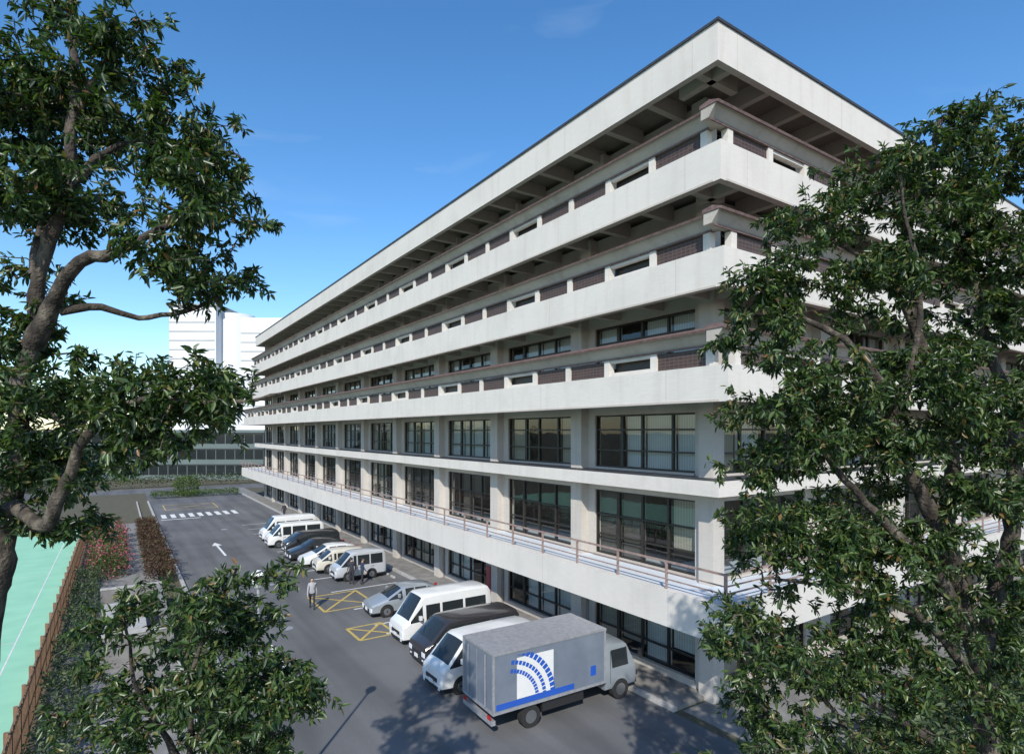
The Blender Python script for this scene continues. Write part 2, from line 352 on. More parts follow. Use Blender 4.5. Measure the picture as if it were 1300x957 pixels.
# ------------------------------------------------------------------ far buildings
def simple_building(name,x0,x1,y0,y1,h,wallm,floors,nw,f0=.15,fh2=.45):
    B=Acc(); B.box(wallm,x0,x1,y0,y1,0,h)
    fh=h/floors
    for i in range(floors):
        z=i*fh+fh*.3
        for j in range(nw):
            xa=x0+(x1-x0)*(j+f0)/nw; xb=x0+(x1-x0)*(j+1-f0)/nw
            B.box('carglass',xa,xb,y0-.05,y0+.1,z,z+fh*fh2)
        B.box('coping',x0-.05,x1+.05,y0-.12,y0-.051,i*fh+fh*.93,i*fh+fh*.99)
        ny=max(2,int(nw*(y1-y0)/(x1-x0)))
        for j in range(ny):
            ya=y0+(y1-y0)*(j+f0)/ny; yb=y0+(y1-y0)*(j+1-f0)/ny
            B.box('carglass',x1-.1,x1+.05,ya,yb,z,z+fh*fh2)
    B.box(wallm,x0-.3,x1+.3,y0-.3,y1+.3,h,h+.6)
    g=empty(name); B.build(g); return g
noisemat('farwhite',(.62,.64,.67),(.70,.72,.74),.05,.8,0)
noisemat('fargrey',(.28,.3,.3),(.36,.38,.38),.1,.8,0)
noisemat('fargreen',(.08,.11,.11),(.13,.17,.165),.1,.6,0)
simple_building('low_office_building',-112,-52,122,140,9.8,'fargreen',3,30,.04,.6)
T=Acc()
T.box('farwhite',-147,-127,250,280,0,64); T.box('farwhite',-119.5,-99,256,285,0,60)
T.cyl('farwhite',(-123.5,262,0),(-123.5,262,62),7.5,seg=40)
for i in range(14): T.box('fargrey',-147.1,-127.5,249.9,250.2,6+i*3.9,6.5+i*3.9)
for i in range(13): T.box('fargrey',-119,-99.5,255.9,256.2,5+i*4,5.5+i*4)
T.box('fargrey',-148,-126,249,281,64,64.8)
T.build(empty('tower_building'))
simple_building('apartment_building',-190,-168,300,320,38,'fargrey',12,8)
simple_building('apartment_building',-170,-150,350,370,36,'farwhite',10,7)
simple_building('office_block',-250,-205,200,230,22,'fargrey',6,14)
# ------------------------------------------------------------------ foliage helpers
def leaf_mesh(name,P,D,S,mat,parent=None,wr=.3,flat=.6,rng=RNG,bias=0):
    n=len(P); D=D/np.linalg.norm(D,axis=1,keepdims=True)
    up=np.tile([0,0,1.],(n,1))+rng.normal(0,flat,(n,3))
    side=np.cross(D,up); side/=np.linalg.norm(side,axis=1,keepdims=True)+1e-9
    up=np.cross(side,D); S=S[:,None]; w=S*wr
    fold=up*w*.22
    V=np.empty((n,6,3))
    V[:,0]=P; V[:,1]=P+D*S*.33+side*w*.5+fold; V[:,2]=P+D*S*.68+side*w*.4+fold*.6-up*S*.04
    V[:,3]=P+D*S-up*S*.14; V[:,4]=P+D*S*.68-side*w*.4+fold*.6-up*S*.04; V[:,5]=P+D*S*.33-side*w*.5+fold
    base=(np.arange(n)*6)[:,None]
    F=np.concatenate([base+np.array([0,5,4,3]),base+np.array([0,3,2,1])],axis=1).reshape(-1)
    me=bpy.data.meshes.new(name); me.vertices.add(n*6); me.vertices.foreach_set('co',V.reshape(-1))
    me.loops.add(n*8); me.loops.foreach_set('vertex_index',F.astype(np.int32))
    me.polygons.add(n*2); me.polygons.foreach_set('loop_start',np.arange(0,n*8,4,dtype=np.int32))
    me.update(calc_edges=True)
    at=me.attributes.new('rnd','FLOAT','FACE')
    rv=np.clip(rng.random(n)**1.3+bias,0,1); at.data.foreach_set('value',np.repeat(rv,2).astype(np.float32))
    me.materials.append(MATS[mat]); o=bpy.data.objects.new(name,me); COL.objects.link(o)
    if parent: o.parent=parent
    return o
def catmull(pts,step=.12):
    P=[Vector(p) for p in pts]; P=[P[0]*2-P[1]]+P+[P[-1]*2-P[-2]]; out=[]
    for i in range(1,len(P)-2):
        n=max(2,int((P[i+1]-P[i]).length/step))
        for k in range(n):
            t=k/n; a,b,c,d=P[i-1],P[i],P[i+1],P[i+2]
            out.append(.5*((2*b)+(c-a)*t+(2*a-5*b+4*c-d)*t*t+(3*b-a-3*c+d)*t**3))
    out.append(P[-2]); return out
def tube(V,F,pts,rad,seg,rough=0):
    n=len(pts); u=None
    for i,p in enumerate(pts):
        d=(pts[min(i+1,n-1)]-pts[max(i-1,0)]).normalized()
        if u is None: u=d.orthogonal().normalized()
        u=(u-d*u.dot(d)).normalized(); w=d.cross(u); b=len(V)
        for k in range(seg):
            a=2*math.pi*k/seg; r=rad[i]*(1+rough*(random.random()-.5)); V.append(p+u*math.cos(a)*r+w*math.sin(a)*r)
        if i:
            for k in range(seg):
                j=(k+1)%seg; F.append((b-seg+k,b-seg+j,b+j,b+k))
def tree(name,limbs,blobs,leaf_len=.098,leaves=13,seed=1,lm='leaf',dens=1.0):
    rng=np.random.default_rng(seed); random.seed(seed)
    g=empty(name); V=[];F=[]; nodes=[]
    for pts,r0,r1 in limbs:
        c=catmull(pts); n=len(c)
        c=[p+Vector(rng.normal(0,.008,3))+Vector((math.sin(p.z*5+seed),math.cos(p.z*4),0))*.025 for p in c]
        rad=[r0+(r1-r0)*(i/(n-1))**.8 for i in range(n)]
        for i in range(n): rad[i]*=1+.08*math.sin(i*.9)+.05*math.sin(i*2.3)
        tube(V,F,c,rad,14,.14)
        for i,p in enumerate(c):
            if p.z>5.5: nodes.append(tuple(p))
    tips=[]
    for cx,cy,cz,rx,ry,rz,k in blobs:
        # each crown lobe is itself broken into sub-clusters so the outline stays uneven
        k=int(k*dens); m=max(4,k//13)
        d=rng.normal(0,1,(m,3)); d/=np.linalg.norm(d,axis=1,keepdims=True); r=rng.random(m)**.4
        sub=d*r[:,None]*np.array([rx,ry,rz])*rng.normal(1.02,.14,(m,1))+np.array([cx,cy,cz])
        idx=rng.integers(0,m,k)
        tips.append(sub[idx]+rng.normal(0,1,(k,3))*np.array([.16,.16,.10]))
    tips=np.concatenate(tips); nd=np.array(nodes)
    dist=np.array([np.min(np.sum((nd-t)**2,axis=1)) for t in tips]); tips=tips[np.argsort(dist)]
    cap=len(nodes)+len(tips)*12; arr=np.empty((cap,3)); arr[:len(nodes)]=nd; own=np.full(cap,-1); cnt=len(nodes)
    chains=[];par=[]
    for t in tips:
        dd=arr[:cnt]-t; d2=np.sum(dd*dd,axis=1)+np.where(dd[:,2]>0,.15*dd[:,2]**2,0)
        j=int(np.argmin(d2)); a=Vector(arr[j]); b=Vector(t); L=(b-a).length
        if L<.03: continue
        n=min(10,max(2,int(L/.12))); mid=(a+b)/2+Vector(rng.normal(0,.12*L,3))+Vector((0,0,.12*L)); ch=[a]
        for k in range(1,n+1):
            s=k/n; p=a*(1-s)**2+mid*2*s*(1-s)+b*s*s
            if k<n: p=p+Vector(rng.normal(0,.012,3))
            ch.append(p)
        par.append(int(own[j])); ci=len(chains); chains.append(ch)
        for p in ch[1:]:
            arr[cnt]=p; own[cnt]=ci; cnt+=1
    load=[1]*len(chains)
    for i in range(len(chains)-1,-1,-1):
        if par[i]>=0: load[par[i]]+=load[i]
    LP=[];LD=[]
    for i,ch in enumerate(chains):
        r=.0042*load[i]**.43; n=len(ch)
        tube(V,F,ch,[r+(min(.0035,r)-r)*(k/(n-1)) for k in range(n)],5 if load[i]<8 else 7)
        end=ch[-1]; d=(ch[-1]-ch[-2]).normalized()
        nl=int(leaves*rng.uniform(.4,1.6))
        for k in range(nl):
            s=rng.random()**1.3*.24; idx=end-d*s
            if s>.08 and n>2: idx=idx.lerp(ch[-2],.3)
            v=Vector(rng.normal(0,1,3)); v=(v-d*v.dot(d)*.6).normalized()
            LP.append(idx+Vector(rng.normal(0,.012,3))); LD.append(v+d*.5+Vector((0,0,-.35)))
    mkobj('trunk_and_branches',V,F,'bark',g,smooth=True)
    LP=np.array([tuple(p) for p in LP]); LD=np.array([tuple(p) for p in LD])
    leaf_mesh('leaves',LP,LD,leaf_len*rng.uniform(.65,1.25,len(LP)),lm,g,wr=.33,rng=rng)
    print(name,len(tips),len(LP)); return g
tree('evergreen_oak_tree',[
 ([(-6.1,6.3,0),(-5.8,6.2,4),(-5.45,6,7.6),(-5.22,6,8.8),(-5.08,6,10),(-4.96,6,11),(-4.74,6,12),(-4.5,5.95,12.8),(-4.5,6,13.6),(-4.65,6.1,14.6)],.27,.03),
 ([(-4.98,6,10.9),(-4.62,5.9,11.35),(-4.3,5.85,11.7),(-3.9,5.8,11.78),(-3.4,5.7,12.0),(-3.0,5.6,12.2)],.1,.02),
 ([(-4.65,5.95,11.25),(-4.3,6.1,11.3),(-4.0,6.2,11.22),(-3.4,6.3,11.35),(-2.95,6.3,11.6)],.045,.012),
 ([(-5.3,6,9.0),(-4.95,5.8,9.25),(-4.45,5.6,9.1),(-4.25,5.5,9.5),(-4.0,5.45,9.95),(-3.4,5.4,10.3),(-2.7,5.4,10.25),(-2.1,5.4,10.35)],.085,.012),
 ([(-4.6,6,12.5),(-4.1,6.1,13.0),(-3.6,6.3,13.1),(-3.2,6.3,13.3)],.05,.012),
 ([(-4.85,6,11.6),(-5.1,6.3,12.5),(-5.3,6.5,13.4),(-5.3,6.6,14.2)],.07,.015),
 ([(-4.5,6,13.2),(-4.1,5.9,13.8),(-3.7,5.8,14.0)],.035,.01),
 ([(-5.15,6,9.4),(-4.8,6.4,9.9),(-4.3,6.7,10.3),(-3.8,6.8,10.6)],.05,.012),
],[
 (-4.8,6.1,13.5,.95,.9,.75,240),(-3.85,6,13.6,.5,.6,.42,90),(-3.35,6.2,13.05,.42,.6,.38,90),(-3.2,6,12.5,.6,.7,.38,120),
 (-3.2,6,11.75,.6,.7,.38,115),(-4.3,6,12.35,.9,.9,.5,140),(-5.2,6.2,12.7,.6,.8,1.3,220),(-5.2,6.2,11.3,.4,.6,.6,60),
 (-4.1,5.8,10.45,1.1,.8,.3,150),(-2.85,5.5,10.3,.7,.5,.28,95),(-3.6,5.6,9.95,.85,.6,.25,100),(-4.9,6,9.9,.7,.8,.7,150),(-4.9,6.2,14.2,.8,.8,.4,70),(-4.7,6,9.2,.6,.6,.3,50),(-5.4,6.4,10.6,.5,.6,.5,70)],
 seed=3,leaves=16,dens=1.45)
tree('young_oak_tree',[
 ([(-3.7,6.5,0),(-3.6,6.4,4),(-3.5,6.3,6.4),(-3.3,6.1,7.6),(-3.0,6,8.3),(-2.8,6,8.6)],.09,.015),
 ([(-3.52,6.3,6.3),(-3.8,6,7.3),(-4.0,5.9,8.2)],.045,.01),
 ([(-3.5,6.3,6.6),(-2.9,6.2,7.2),(-2.3,6.2,7.6)],.045,.01)],
 [(-2.9,6,8.3,.38,.6,.34,65),(-3.1,6,7.95,.5,.7,.35,85),(-2.4,6.1,7.35,.5,.6,.26,75),(-4.0,6,8.1,.5,.6,.35,50),(-3.2,6.1,7.2,1.1,.8,.4,160),(-3.4,6.2,6.5,1.4,.9,.5,220),(-4.3,6.2,7.3,.7,.6,.4,70)],seed=5,leaves=16,dens=1.25)
tree('evergreen_oak_tree',[
 ([(6.2,7.7,0),(6.2,7.6,4),(6.1,7.5,6.4),(5.85,7.5,7.6),(5.6,7.5,8.6),(5.65,7.5,9.6),(5.55,7.6,10.6),(5.25,7.6,11.5),(5.15,7.6,12.5),(5.45,7.6,13.4),(5.6,7.6,14.1)],.26,.025),
 ([(5.75,7.5,8.0),(5.3,7.3,8.9),(4.85,7.2,9.6),(4.5,7.1,10.5),(4.0,7.0,11.1),(3.4,6.9,11.4),(2.9,6.9,11.7)],.13,.018),
 ([(5.9,7.5,7.4),(5.2,7.2,8.3),(4.5,7,8.9),(3.8,6.9,9.6),(3.3,6.8,10.4)],.11,.015),
 ([(6.0,7.5,7.2),(6.4,7.5,8.6),(6.5,7.6,10),(6.3,7.8,11.5),(6.0,7.9,12.8)],.14,.025),
 ([(6.1,7.5,6.3),(5.3,7.2,7.5),(4.4,7,8.0),(3.6,6.9,8.2),(2.9,6.8,8.3)],.09,.012),
 ([(6.15,7.5,5.4),(5.2,7.2,6.2),(4.0,7,6.9),(3.0,6.9,7.4)],.09,.012),
 ([(5.3,7.6,11.3),(4.8,7.7,12.2),(4.2,7.8,12.6),(3.7,7.8,12.8)],.05,.012),
 ([(4.6,7.1,10.2),(4.9,7.0,11.2),(4.8,7,12.4),(4.6,7,13.2)],.05,.012),
],[
 (5.9,7.7,13.5,.95,1,.75,300),(4.7,7.5,13.1,.5,.7,.55,100),(3.8,7.6,12.75,.55,.6,.28,70),(3.2,7,11.8,.55,.6,.38,110),(4.35,7.3,11.75,.85,.8,.5,160),
 (6.2,7.7,11.8,.8,1,.9,260),(3.35,6.9,10.35,.7,.8,.75,210),(4.65,7.3,10.2,.95,.9,.75,270),(6.1,7.6,9.9,.9,1,1,300),(3.25,6.9,8.8,.7,.8,.6,190),
 (4.5,7.2,8.5,1.1,.9,.7,300),(2.8,6.9,7.5,.65,.8,.5,160),(4.3,7.1,7.1,1.2,.9,.7,300),(6.0,7.5,7.7,.9,.9,.9,260),(3.7,7,6.1,1.5,.9,.6,260),(6.2,7.5,6.2,.9,.9,.7,160),
 (3.0,6.95,11.1,.45,.6,.4,75),(3.05,6.9,9.6,.5,.6,.4,90),(5.2,7.4,12.6,.5,.7,.5,90),(6.5,7.8,12.9,.7,.8,.8,150),(5.2,7.4,9.2,.7,.8,.6,120),(5.3,7.5,11.0,.6,.8,.6,110)],
 seed=11,leaves=16,dens=1.45)
def mass(name,blobs,mat,S,n_per,parent=None,seed=1,wr=.5,shell=.4):
    rng=np.random.default_rng(seed); P=[];D=[]
    for cx,cy,cz,rx,ry,rz,k in blobs:
        d=rng.normal(0,1,(k,3)); d/=np.linalg.norm(d,axis=1,keepdims=True); r=rng.random(k)**shell
        lump=1+.18*np.sin(d[:,0]*7+cx)*np.cos(d[:,1]*6+cy)+.1*np.sin(d[:,2]*11)
        P.append(d*(r*lump)[:,None]*np.array([rx,ry,rz])+np.array([cx,cy,cz])); D.append(d+rng.normal(0,.7,(k,3)))
    P=np.concatenate(P);D=np.concatenate(D); keep=P[:,2]>0; P=P[keep];D=D[keep]
    return leaf_mesh(name,P,D,S*rng.uniform(.6,1.3,len(P)),mat,parent,wr=wr,flat=1,rng=rng)
b=[]
for i in range(40):
    x=random.uniform(-150,-62) if i<30 else random.uniform(-60,-30); y=random.uniform(84,118) if i<30 else random.uniform(150,165); h=random.uniform(4,6.5)
    if x>-80 and y<121: x-=30
    b.append((x,y,h*.95,random.uniform(3,5),random.uniform(3,5),h,900))
g=empty('distant_trees'); mass('foliage',b,'leaf_far',.55,0,g,2,.6)
V=[];F=[]
for q in b: tube(V,F,[Vector((q[0],q[1],0)),Vector((q[0],q[1],q[2]))],[.3,.15],8)
mkobj('trunks',V,F,'bark',g)
def strip(name,p0,p1,t0,t1,h,mat,S,dens,seed):
    rng=np.random.default_rng(seed); n=int((p1-p0)*(t1-t0)*dens); 
    p=rng.uniform(p0,p1,n); t=rng.uniform(t0,t1,n); hh=h*(.75+.14*np.sin(t*1.3)+.12*np.sin(t*3.1+p*2)); z=hh*rng.random(n)**.45
    p=p+rng.normal(0,.08,n)
    X=p*NX.x+t*DX.x; Y=p*NX.y+t*DX.y; P=np.stack([X,Y,z],1); D=rng.normal(0,1,(n,3)); D[:,2]=abs(D[:,2])
    return leaf_mesh(name,P,D,S*rng.uniform(.6,1.3,n),mat,None,wr=.45,flat=1,rng=rng)
strip('red_leaf_hedge',1.5,3.2,44,72,1.5,'leaf_brown',.17,200,4)
strip('clipped_hedge',4,16,101,103,1.1,'leaf_hedge',.2,130,5)
strip('clipped_hedge',2.35,3.35,5,39,1.0,'leaf_hedge',.12,200,6)
strip('clipped_hedge',-50,40,121.6,123.4,2.2,'leaf_far',.35,40,7)
strip('fence_shrubs',-2.2,-.9,8,48,1.6,'leaf_far',.15,150,12)
strip('evergreen_shrubs',17.5,45,3.5,9.2,2.6,'leaf_far',.28,90,13)
az=[W(-.7,t,.8) for t in(49,51.5,54,57,60,63,66)]
mass('azalea_shrub',[(a.x,a.y,.7,1.3,1.5,1.3,1700) for a in az],'leaf_hedge',.14,0,None,8)
mass('azalea_flowers',[(a.x,a.y,.75,1.38,1.58,1.36,650) for a in az],'flower',.11,0,None,9,.9,.15)
tb=W(9,104.5,1.6); mass('topiary_bush',[(tb.x,tb.y,1.5,1.8,1.8,1.7,2500)],'leaf_hedge',.22,0,None,10,.5,.2)
# ------------------------------------------------------------------ fence, wall, lamp
Fn=Acc(); t=8
while t<76:
    Fn.box('wood',-2.56,-2.46,t,t+.1,0,1.9); 
    t+=1.8
for z in(.3,1.0,1.75): Fn.box('wood',-2.46,-2.42,8,76,z,z+.09)
t=8.1
while t<76: Fn.box('wood',-2.42,-2.39,t,t+.09,.1,1.85+random.uniform(-.06,.06)); t+=.22
Fn.build(empty('wooden_fence',rz=ANG))
Wl=Acc(); Wl.box('pave',-.8,2.05,30,30.25,0,1.3); Wl.box('kerb',-.82,2.07,29.97,30.28,1.3,1.38); Wl.box('pave',-.8,2.05,39,39.25,0,1.3); Wl.box('kerb',-.82,2.07,38.97,39.28,1.3,1.38); Wl.box('pave',1.8,2.05,30.25,39,0,1.3); Wl.box('pave',-.5,1.0,32,37,0,.9); Wl.box('kerb',-.6,1.1,31.9,37.1,.9,1.0)
Wl.build(empty('concrete_wall',rz=ANG))
def lamp(p,t,h):
    L=Acc(); L.cyl('steel',(0,0,0),(0,0,h-.15),.06,.04); L.cyl('steel',(0,0,0),(0,0,.3),.11,.09); L.cyl('steel',(0,0,h-.17),(0,0,h-.1),.1,.1)
    g=empty('street_lamp',W(p,t)); L.build(g)
    bm=bmesh.new(); bmesh.ops.create_uvsphere(bm,u_segments=24,v_segments=16,radius=.19); me=bpy.data.meshes.new('globe'); bm.to_mesh(me); bm.free(); me.materials.append(MATS['globe'])
    for q in me.polygons:q.use_smooth=True
    o=bpy.data.objects.new('globe',me); COL.objects.link(o); o.parent=g; o.location=(0,0,h+.06)
lamp(2.9,15.6,6.3)
# ------------------------------------------------------------------ vehicles
def vehicle(name,p,t,paint,L,Wd,z0,zw,st,sg,tg,wheels,wr=.31,yaw=0,grille='black_plastic',van=True):
    g=empty(name,W(p,t),ANG+math.radians(yaw)); h=Wd/2; V=[];F=[];MI=[]
    rings=[]
    for (x,zt,zb,rw,f) in st:
        zwn=min(zt-.09,zw) if zt-zb>.2 else zb+(zt-zb)*.4
        z4=zt-.07 if zt-zb>.2 else zb+(zt-zb)*.7
        def yi(z): 
            s=(z-zb)/max(zt-zb,.01); return h*f*.985+(rw*f-h*f*.985)*s
        half=[(h*f*.9,z0),(h*f*.99,z0+.1),(h*f,(z0+zb)*.5),(h*f*.985,zb),(yi(zwn),zwn),(yi(z4),z4),(rw*f*.86,zt),(rw*f*.45,zt+.018)]
        ring=[(x,-a,b) for a,b in half]+[(x,0,zt+.025)]+[(x,a,b) for a,b in half[::-1]]
        rings.append(ring)
    m=len(rings[0])
    for r in rings: V+=r
    for i in range(len(rings)-1):
        for k in range(m-1):
            F.append((i*m+k,i*m+k+1,(i+1)*m+k+1,(i+1)*m+k))
            mi=0; kk=min(k,m-2-k)
            if kk==3 and i in sg: mi=1
            if kk>=6 and i in tg: mi=1
            if kk==0: mi=2
            MI.append(mi)
        F.append((i*m,(i+1)*m,(i+1)*m+m-1,i*m+m-1)); MI.append(2)
    F.append(tuple(range(m))[::-1]); MI.append(0); n=(len(rings)-1)*m; F.append(tuple(range(n,n+m))); MI.append(0)
    o=mkobj('body',V,F,None,g,smooth=True,mats=[paint,'carglass','black_plastic'],mi=MI)
    o.data.set_sharp_from_angle(angle=math.radians(32))
    D=Acc()
    for wx in wheels:
        for s in(-1,1):
            D.cyl('black_plastic',(wx,s*(h-.2),wr+.02),(wx,s*(h+.006),wr+.02),wr+.07,seg=24)
            D.cyl('rubber',(wx,s*(h-.2),wr),(wx,s*(h+.02),wr),wr,seg=24)
            D.cyl('rim',(wx,s*(h+.0),wr),(wx,s*(h+.026),wr),wr*.62,seg=18)
            D.cyl('black_plastic',(wx,s*(h+.0),wr),(wx,s*(h+.03),wr),wr*.16,seg=10)
    zf=st[0][1]
    D.box('black_plastic',-.02,.1,-h*.52,h*.52,zf-.28,zf-.12)
    for s in(-1,1):
        D.box('lamp_lens',-.012,.16,s*h*.56,s*h*.88,zf-.24,zf-.04)
        D.box('lamp_lens',-.015,.05,s*h*.6,s*h*.75,z0+.12,z0+.18)
        D.box('redlens',L-.1,L+.012,s*h*.72,s*h*.9,.75,1.05)
        xm=st[3][0]*.5+st[2][0]*.5+.15; zm=st[2][2]+.12
        D.box(paint,xm-.07,xm+.07,s*(h+.03),s*(h+.19),zm,zm+.2); D.box('black_plastic',xm-.03,xm+.03,s*(h-.06),s*(h+.05),zm+.03,zm+.07)
    D.box('black_plastic',-.025,.06,-h*.6,h*.6,z0+.02,z0+.12)
    D.box('white_paint',-.035,-.02,-.17,.17,z0+.14,z0+.30); D.box('white_paint',L+.013,L+.02,-.17,.17,.6,.76)
    if van: D.box('carglass',L-.03,L+.008,-h*.7,h*.7,st[-2][2]+.02,zw-.04)
    x2,zt2=st[2][0],st[2][1]; x3,zt3=st[3][0],st[3][1]; sl=(zt3-zt2)/(x3-x2)
    for s in(-.35,.25): D.cyl('black_plastic',(x2+.04,s*h,zt2+.06),(x2+.3,s*h+.35*h,zt2+.04+.3*sl),.012,seg=6)
    for x in [st[i][0] for i in sg if i<len(st)][1:]:
        zbb=.9*st[4][2]
        for s in(-1,1):
            D.box('black_plastic',x-.008,x+.008,s*(h-.01),s*(h+.003),z0+.15,zbb)
            D.box('black_plastic',x+.07,x+.22,s*(h-.01),s*(h+.02),zbb-.06,zbb-.03)
    for s in (-1,1): D.box('black_plastic',.5,L-.3,s*(h-.01),s*(h+.006),z0-.01,z0+.07)
    D.build(g,'',.012)
    return g
def van_st(L,H,W2,bz=1.05,nose=.35):
    return [(0,.78,.70,W2*.86,.86),(.05,.95,.86,W2*.9,.94),(nose,bz+.1,bz,W2*.93,1),(nose+.68,H-.1,bz+.02,W2*.86,1),(nose+.85,H-.02,bz+.02,W2*.86,1),
     (L*.40,H,bz+.02,W2*.86,1),(L*.425,H,bz+.02,W2*.86,1),(L*.66,H,bz+.02,W2*.86,1),(L*.685,H,bz+.02,W2*.86,1),(L*.93,H-.02,bz+.02,W2*.86,1),(L*.97,H-.07,bz,W2*.86,.98),(L-.02,H-.22,bz,W2*.84,.95),(L,.8,.7,W2*.84,.93)]
def hiace(n,p,t,paint,L=4.7,H=2.0,Wd=1.72,yaw=0,bz=1.05): 
    return vehicle(n,p,t,paint,L,Wd,.24,min(H-.22,1.78),van_st(L,H,Wd/2,bz),[2,4,6,8],[2],(.85,L-1.05),yaw=yaw)
def sedan_st(L,H,W2):
    return [(0,.58,.5,W2*.8,.82),(.07,.72,.62,W2*.85,.92),(.95,.98,.88,W2*.88,1),(1.75,H-.08,.92,W2*.76,1),(1.95,H-.02,.93,W2*.74,1),(2.45,H,.94,W2*.74,1),(2.52,H,.94,W2*.74,1),
     (3.2,H-.03,.96,W2*.74,1),(3.3,H-.05,.96,W2*.74,1),(L-.75,H-.16,.98,W2*.74,1),(L-.25,1.04,.96,W2*.78,.96),(L-.05,.9,.8,W2*.8,.9),(L,.6,.5,W2*.8,.86)]
def car(n,p,t,paint,L=4.4,H=1.47,Wd=1.73,yaw=0): return vehicle(n,p,t,paint,L,Wd,.2,H-.1,sedan_st(L,H,Wd/2),[2,4,6,8],[2,9],(.85,L-.85),yaw=yaw,van=False)
hiace('parked_van',10.0,20.35,'p_white',4.7,2.0,1.72,1)
hiace('parked_minivan',10.6,23.0,'p_dark',4.8,1.88,1.82,-1)
hiace('parked_van',10.9,26.0,'p_white',4.85,2.22,1.76,0)
car('parked_car',11.2,30.7,'p_silver',4.45,1.47,1.73,-2)
hiace('parked_minivan',11.9,39.1,'p_grey',3.5,1.88,1.5,1,.98)
hiace('parked_car',11.5,42.0,'p_beige',3.4,1.6,1.5,-2,.92)
car('parked_car',11.2,44.6,'p_white',4.6,1.48,1.75,0)
car('parked_car',10.9,47.3,'p_black',4.7,1.5,1.78,1)
hiace('parked_minivan',11.2,50.0,'p_black',4.4,1.7,1.7,0)
hiace('parked_van',10.6,53.6,'p_white',4.7,2.0,1.72,0)
hiace('parked_van',10.8,57.0,'p_white',4.8,2.2,1.75,1)
g=empty('box_truck',W(16.5,16.8),ANG+math.pi-math.radians(2))
B=Acc()
B.box('truckbox',1.65,6.4,-1.05,1.05,.85,2.75)
B.box('steel',1.62,6.43,-1.075,1.075,2.72,2.80); B.box('steel',1.62,6.43,-1.075,1.075,.80,.88)
for x in(1.64,6.36):
    for y in(-1.07,1.0): B.box('steel',x,x+.07,y,y+.07,.88,2.72)
B.box('black_plastic',.3,6.2,-.4,.4,.5,.79); B.box('steel',6.3,6.45,-1,1,.45,.6)
B.box('black_plastic',2.6,4.4,.85,.95,.4,.75); B.box('black_plastic',2.6,4.4,-.95,-.85,.4,.75)
B.box('steel',6.431,6.445,-.01,.01,.9,2.7)
for y in(-.6,.6): B.cyl('steel',(6.46,y,.95),(6.46,y,2.65),.02)
for s in(-1,1):
    B.box('redlens',6.44,6.47,s*.75,s*.95,.62,.74)
for wx in(.85,4.9):
    for s in(-1,1):
        B.cyl('rubber',(wx,s*.72,.38),(wx,s*1.0,.38),.38,seg=24); B.cyl('rim',(wx,s*.95,.38),(wx,s*1.01,.38),.22,seg=18)
for s in(-1,1):
    y=s*1.0535; 
    B.box('p_blue',3.1,6.3,s*1.052,s*1.056,.92,1.12)
    B.box('p_white',4.0,5.5,s*1.05,s*1.0535,1.13,2.5)
    for (r,w) in((1.1,.14),(1.4,.14),(1.72,.2)):
        for k in range(14):
            a0=math.radians(95+k*6); a1=math.radians(99.6+k*6)
            cxx,cz=3.95+1.9,1.0
            q=[(cxx+rr*math.cos(a),y+s*.004,min(2.6,cz+rr*math.sin(a)*.95)) for rr,a in((r,a0),(r+w,a0),(r+w,a1),(r,a1))]
            B.poly('p_blue',q)
    B.box('p_blue',2.1,2.35,s*1.052,s*1.056,1.2,1.55)
B.build(g,'',0)
st=[(0,1.0,.9,.86,.92),(.05,1.15,1.05,.9,.98),(.12,1.3,1.2,.92,1),(.45,2.0,1.22,.84,1),(.6,2.08,1.22,.84,1),(1.25,2.1,1.22,.84,1),(1.5,2.1,1.22,.84,1),(1.58,2.05,1.2,.84,.98)]
def cab():
    V=[];F=[];MI=[];rings=[]
    for (x,zt,zb,rw,f) in st:
        hh=.98*f; zwn=min(zt-.12,1.85) if zt-zb>.2 else zb+.04; 
        def yi(z): return hh+(rw*f-hh)*(z-zb)/(zt-zb)
        half=[(hh*.95,.45),(hh,.6),(hh,zb),(yi(zwn),zwn),(yi(zt-.05),zt-.05),(rw*f*.85,zt)]
        rings.append([(x,-a,b) for a,b in half]+[(x,0,zt+.03)]+[(x,a,b) for a,b in half[::-1]])
    m=len(rings[0])
    for r in rings:V.extend(r)
    for i in range(len(rings)-1):
        for k in range(m-1):
            kk=min(k,m-2-k); F.append((i*m+k,i*m+k+1,(i+1)*m+k+1,(i+1)*m+k)); MI.append(1 if (kk==2 and i in(3,4)) or (kk>=5 and i==2) else 0)
        F.append((i*m,(i+1)*m,(i+1)*m+m-1,i*m+m-1)); MI.append(2)
    F.append(tuple(range(m))[::-1]);MI.append(0); n=(len(rings)-1)*m; F.append(tuple(range(n,n+m)));MI.append(0)
    o=mkobj('cab',V,F,None,g,True,['p_silver','carglass','black_plastic'],MI); o.data.set_sharp_from_angle(angle=.55)
cab()
B=Acc()
for s in(-1,1):
    B.cyl('black_plastic',(.25,s*.95,1.75),(.05,s*1.18,1.75),.015); B.box('black_plastic',0,.08,s*1.1,s*1.26,1.45,1.8); B.box('lamp_lens',-.02,.08,s*.62,s*.85,.72,.9)
    B.box('black_plastic',1.33,1.345,s*.97,s*.985,.65,1.85)
B.box('black_plastic',-.03,.1,-.9,.9,.42,.6); B.box('black_plastic',-.015,.1,-.55,.55,.75,.95); B.box('white_paint',-.045,-.03,-.17,.17,.45,.58)
B.build(g,'cab_',.01)
